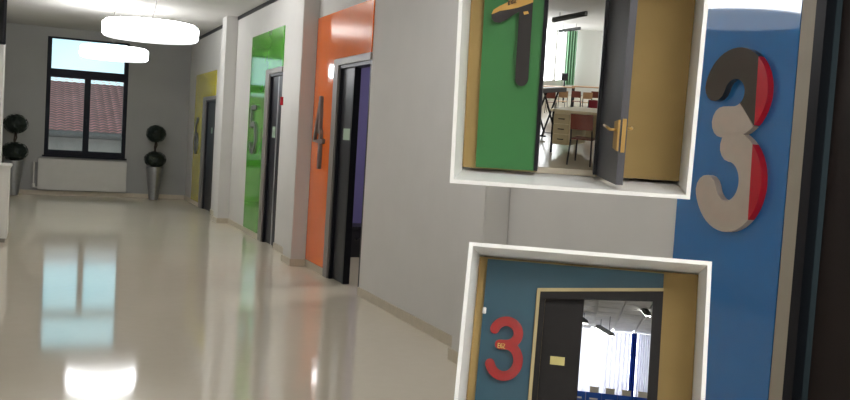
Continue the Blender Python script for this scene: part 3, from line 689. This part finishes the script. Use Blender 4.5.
# classroom with ceiling tiles and curtained windows
BK = 2.20
czf = S2.px(610, 297, 1.56)[1]; czb = S2.px(610, 333.5, BK)[1]
xa, xb = -.162, .162
flz = S2.px(600, 423, 1.9)[1]
S2.mb().hexa([(xa, 1.53, czf+.012), (xb, 1.53, czf+.012), (xb, BK, czb+.012), (xa, BK, czb+.012), (xa, 1.53, czf+.02), (xb, 1.53, czf+.02), (xb, BK, czb+.02), (xa, BK, czb+.02)]).build('ceiling_backing', mat('ceiling_grid_joint', (226, 226, 222), .7, var=.02), b2)
nx_, nd_ = 7, 9; px_ = (xb-xa)/nx_; pd2 = (BK-1.53)/nd_
CT = mat('grey_ceiling_tile', (226, 225, 222), .85, var=.08, scale=60)
cz = lambda d: czf+(czb-czf)*(d-1.53)/(BK-1.53)
for i in range(nx_):
    for k in range(nd_):
        a0, a1, e0_, e1_ = xa+i*px_+.003, xa+(i+1)*px_-.003, 1.53+k*pd2+.003, 1.53+(k+1)*pd2-.003
        S2.mb().hexa([(a0, e0_, cz(e0_)+.006), (a1, e0_, cz(e0_)+.006), (a1, e1_, cz(e1_)+.006), (a0, e1_, cz(e1_)+.006), (a0, e0_, cz(e0_)+.012), (a1, e0_, cz(e0_)+.012), (a1, e1_, cz(e1_)+.012), (a0, e1_, cz(e1_)+.012)]).build('ceiling_tile', CT, b2)
wz0 = S2.px(610, 390, BK)[1]
S2.mb().box(xa, xb, BK, BK+.012, flz-.01, wz0).build('sill_wall', ROOMW, b2)
S2.mb().box(xa, xb, BK+.012, BK+.018, wz0, czb+.02).build('daylit_window', DAY2, b2)
for x in (560, 597, 627, 641): S2.mb().box(S2.px(x, 350, BK)[0], S2.px(x+2.0, 350, BK)[0], BK, BK+.012, wz0, czb+.01).build('window_bar', ROOMW, b2)
S2.mb().box(xa, xb, BK, BK+.012, S2.px(610, 352, BK)[1], S2.px(610, 350, BK)[1]).build('window_bar', ROOMW, b2)
S2.mb().box(xa, xb, 1.53, BK, flz-.01, flz).build('classroom_floor', ROOMF, b2)
S2.mb().box(xa-.01, xa, 1.53, BK, flz, czf+.01).build('classroom_side_wall', ROOMW, b2)
S2.mb().box(xb, xb+.01, 1.53, BK, flz, czf+.01).build('classroom_side_wall', ROOMW, b2)
SHEER = sheer_mat('white_sheer', (244, 244, 248))
for i, (x0_, x1_, lab) in enumerate(((556, 600, 'white sheer curtain over the window left of the blue curtain'), (600.5, 625, 'white sheer curtain touching the blue curtain'), (632, 645, 'white sheer curtain beyond the blue curtain'))):
    tag(wavy(S2, S2.px(x0_, 360, BK-.03)[0], S2.px(x1_, 360, BK-.03)[0], S2.px(610, 392, BK-.03)[1], cz(BK-.03)+.004, BK-.03, .003, 80, .002, 6).build('sheer_curtain', SHEER), ['white sheer curtain behind the dark leaf, widest of three', 'white sheer curtain touching the blue curtain', 'white sheer curtain next to the right doorway jamb'][i], 'curtain')
tag(wavy(S2, S2.px(625.5, 360, BK-.05)[0], S2.px(631, 360, BK-.05)[0], S2.px(610, 391, BK-.05)[1], cz(BK-.05)+.003, BK-.05, .005, 30, waves=3).build('curtain', BCURT), 'narrow bright blue curtain between white sheers', 'curtain')
tubefix(S2, (593, 328), (607, 335), 1.98, 1.86, .006, 'grey fluorescent fitting in front of the white sheers', cz(1.9)+.006, 'fittings in the blue curtain classroom')
tubefix(S2, (572, 319), (581, 325), 1.94, 1.84, .006, 'grey fluorescent fitting close to the dark leaf', cz(1.88)+.006, 'fittings in the blue curtain classroom')
tubefix(S2, (628, 300), (640, 312), 1.80, 1.68, .006, 'grey fluorescent fitting close to the doorway jamb', cz(1.74)+.006, 'fittings in the blue curtain classroom')
# blue cupboards with boxes
cw = S2.px(615, 395, 2.02)[0]-S2.px(600, 395, 2.02)[0]
ctop = S2.px(610, 390.5, 2.02)[1]
for i, nm in enumerate(('at the dark leaf', 'second from the dark leaf', 'third from the dark leaf', 'fourth from the dark leaf', 'at the doorway jamb')):
    x0_ = S2.px(571+i*15, 395, 2.02)[0]
    t = tag(empty('blue_cupboard', S2.T((x0_+cw/2, 2.05, flz))), 'blue cupboard below the sheer curtains, '+nm, 'cupboard', 'blue cupboards below the curtains')
    S2.mb().box(x0_+.0005, x0_+cw-.0005, 2.02, 2.08, flz, ctop).build('body', BLUEC, t)
    dw = S2.mb().box(x0_+.002, x0_+cw-.002, 2.017, 2.02, S2.px(610, 402, 2.02)[1], ctop-.0035).build('drawer', BLUEC, t)
    S2.mb().box(x0_+.008, x0_+cw-.008, 2.013, 2.017, S2.px(610, 397.2, 2.02)[1], S2.px(610, 395.6, 2.02)[1]).build('handle', WHITEP, dw)
    S2.mb().box(x0_+.002, x0_+cw-.002, 2.017, 2.02, flz+.005, S2.px(610, 402.5, 2.02)[1]).build('cupboard_door', BLUEC, t)
for i, nm in enumerate(('nearest the dark leaf', 'second from the dark leaf', 'below the blue curtain', 'at the doorway jamb')):
    x0_ = S2.px(589.5+i*15.3, 390, 2.04)[0]
    bx_ = tag(empty('card_box', S2.T((x0_+.01, 2.05, ctop))), 'small beige box on the blue cupboards, '+nm, 'box', 'beige boxes on the blue cupboards')
    S2.mb().box(x0_, x0_+.0185, 2.04, 2.06, ctop, ctop+.010).build('body', BEIGE, bx_)
    S2.mb().box(x0_-.0006, x0_+.0191, 2.0394, 2.0606, ctop+.010, ctop+.012).build('lid', BEIGED, bx_)
# plinth carrying the lower display
p = S2.T((0, 1.85, -.100))
MB().box(p.x-.16, p.x+.16, p.y-.2, p.y+.2, 0, .06).box(p.x-.10, p.x+.10, p.y-.12, p.y+.12, .06, p.z-.03).build('pedestal', WHITEP, b2)
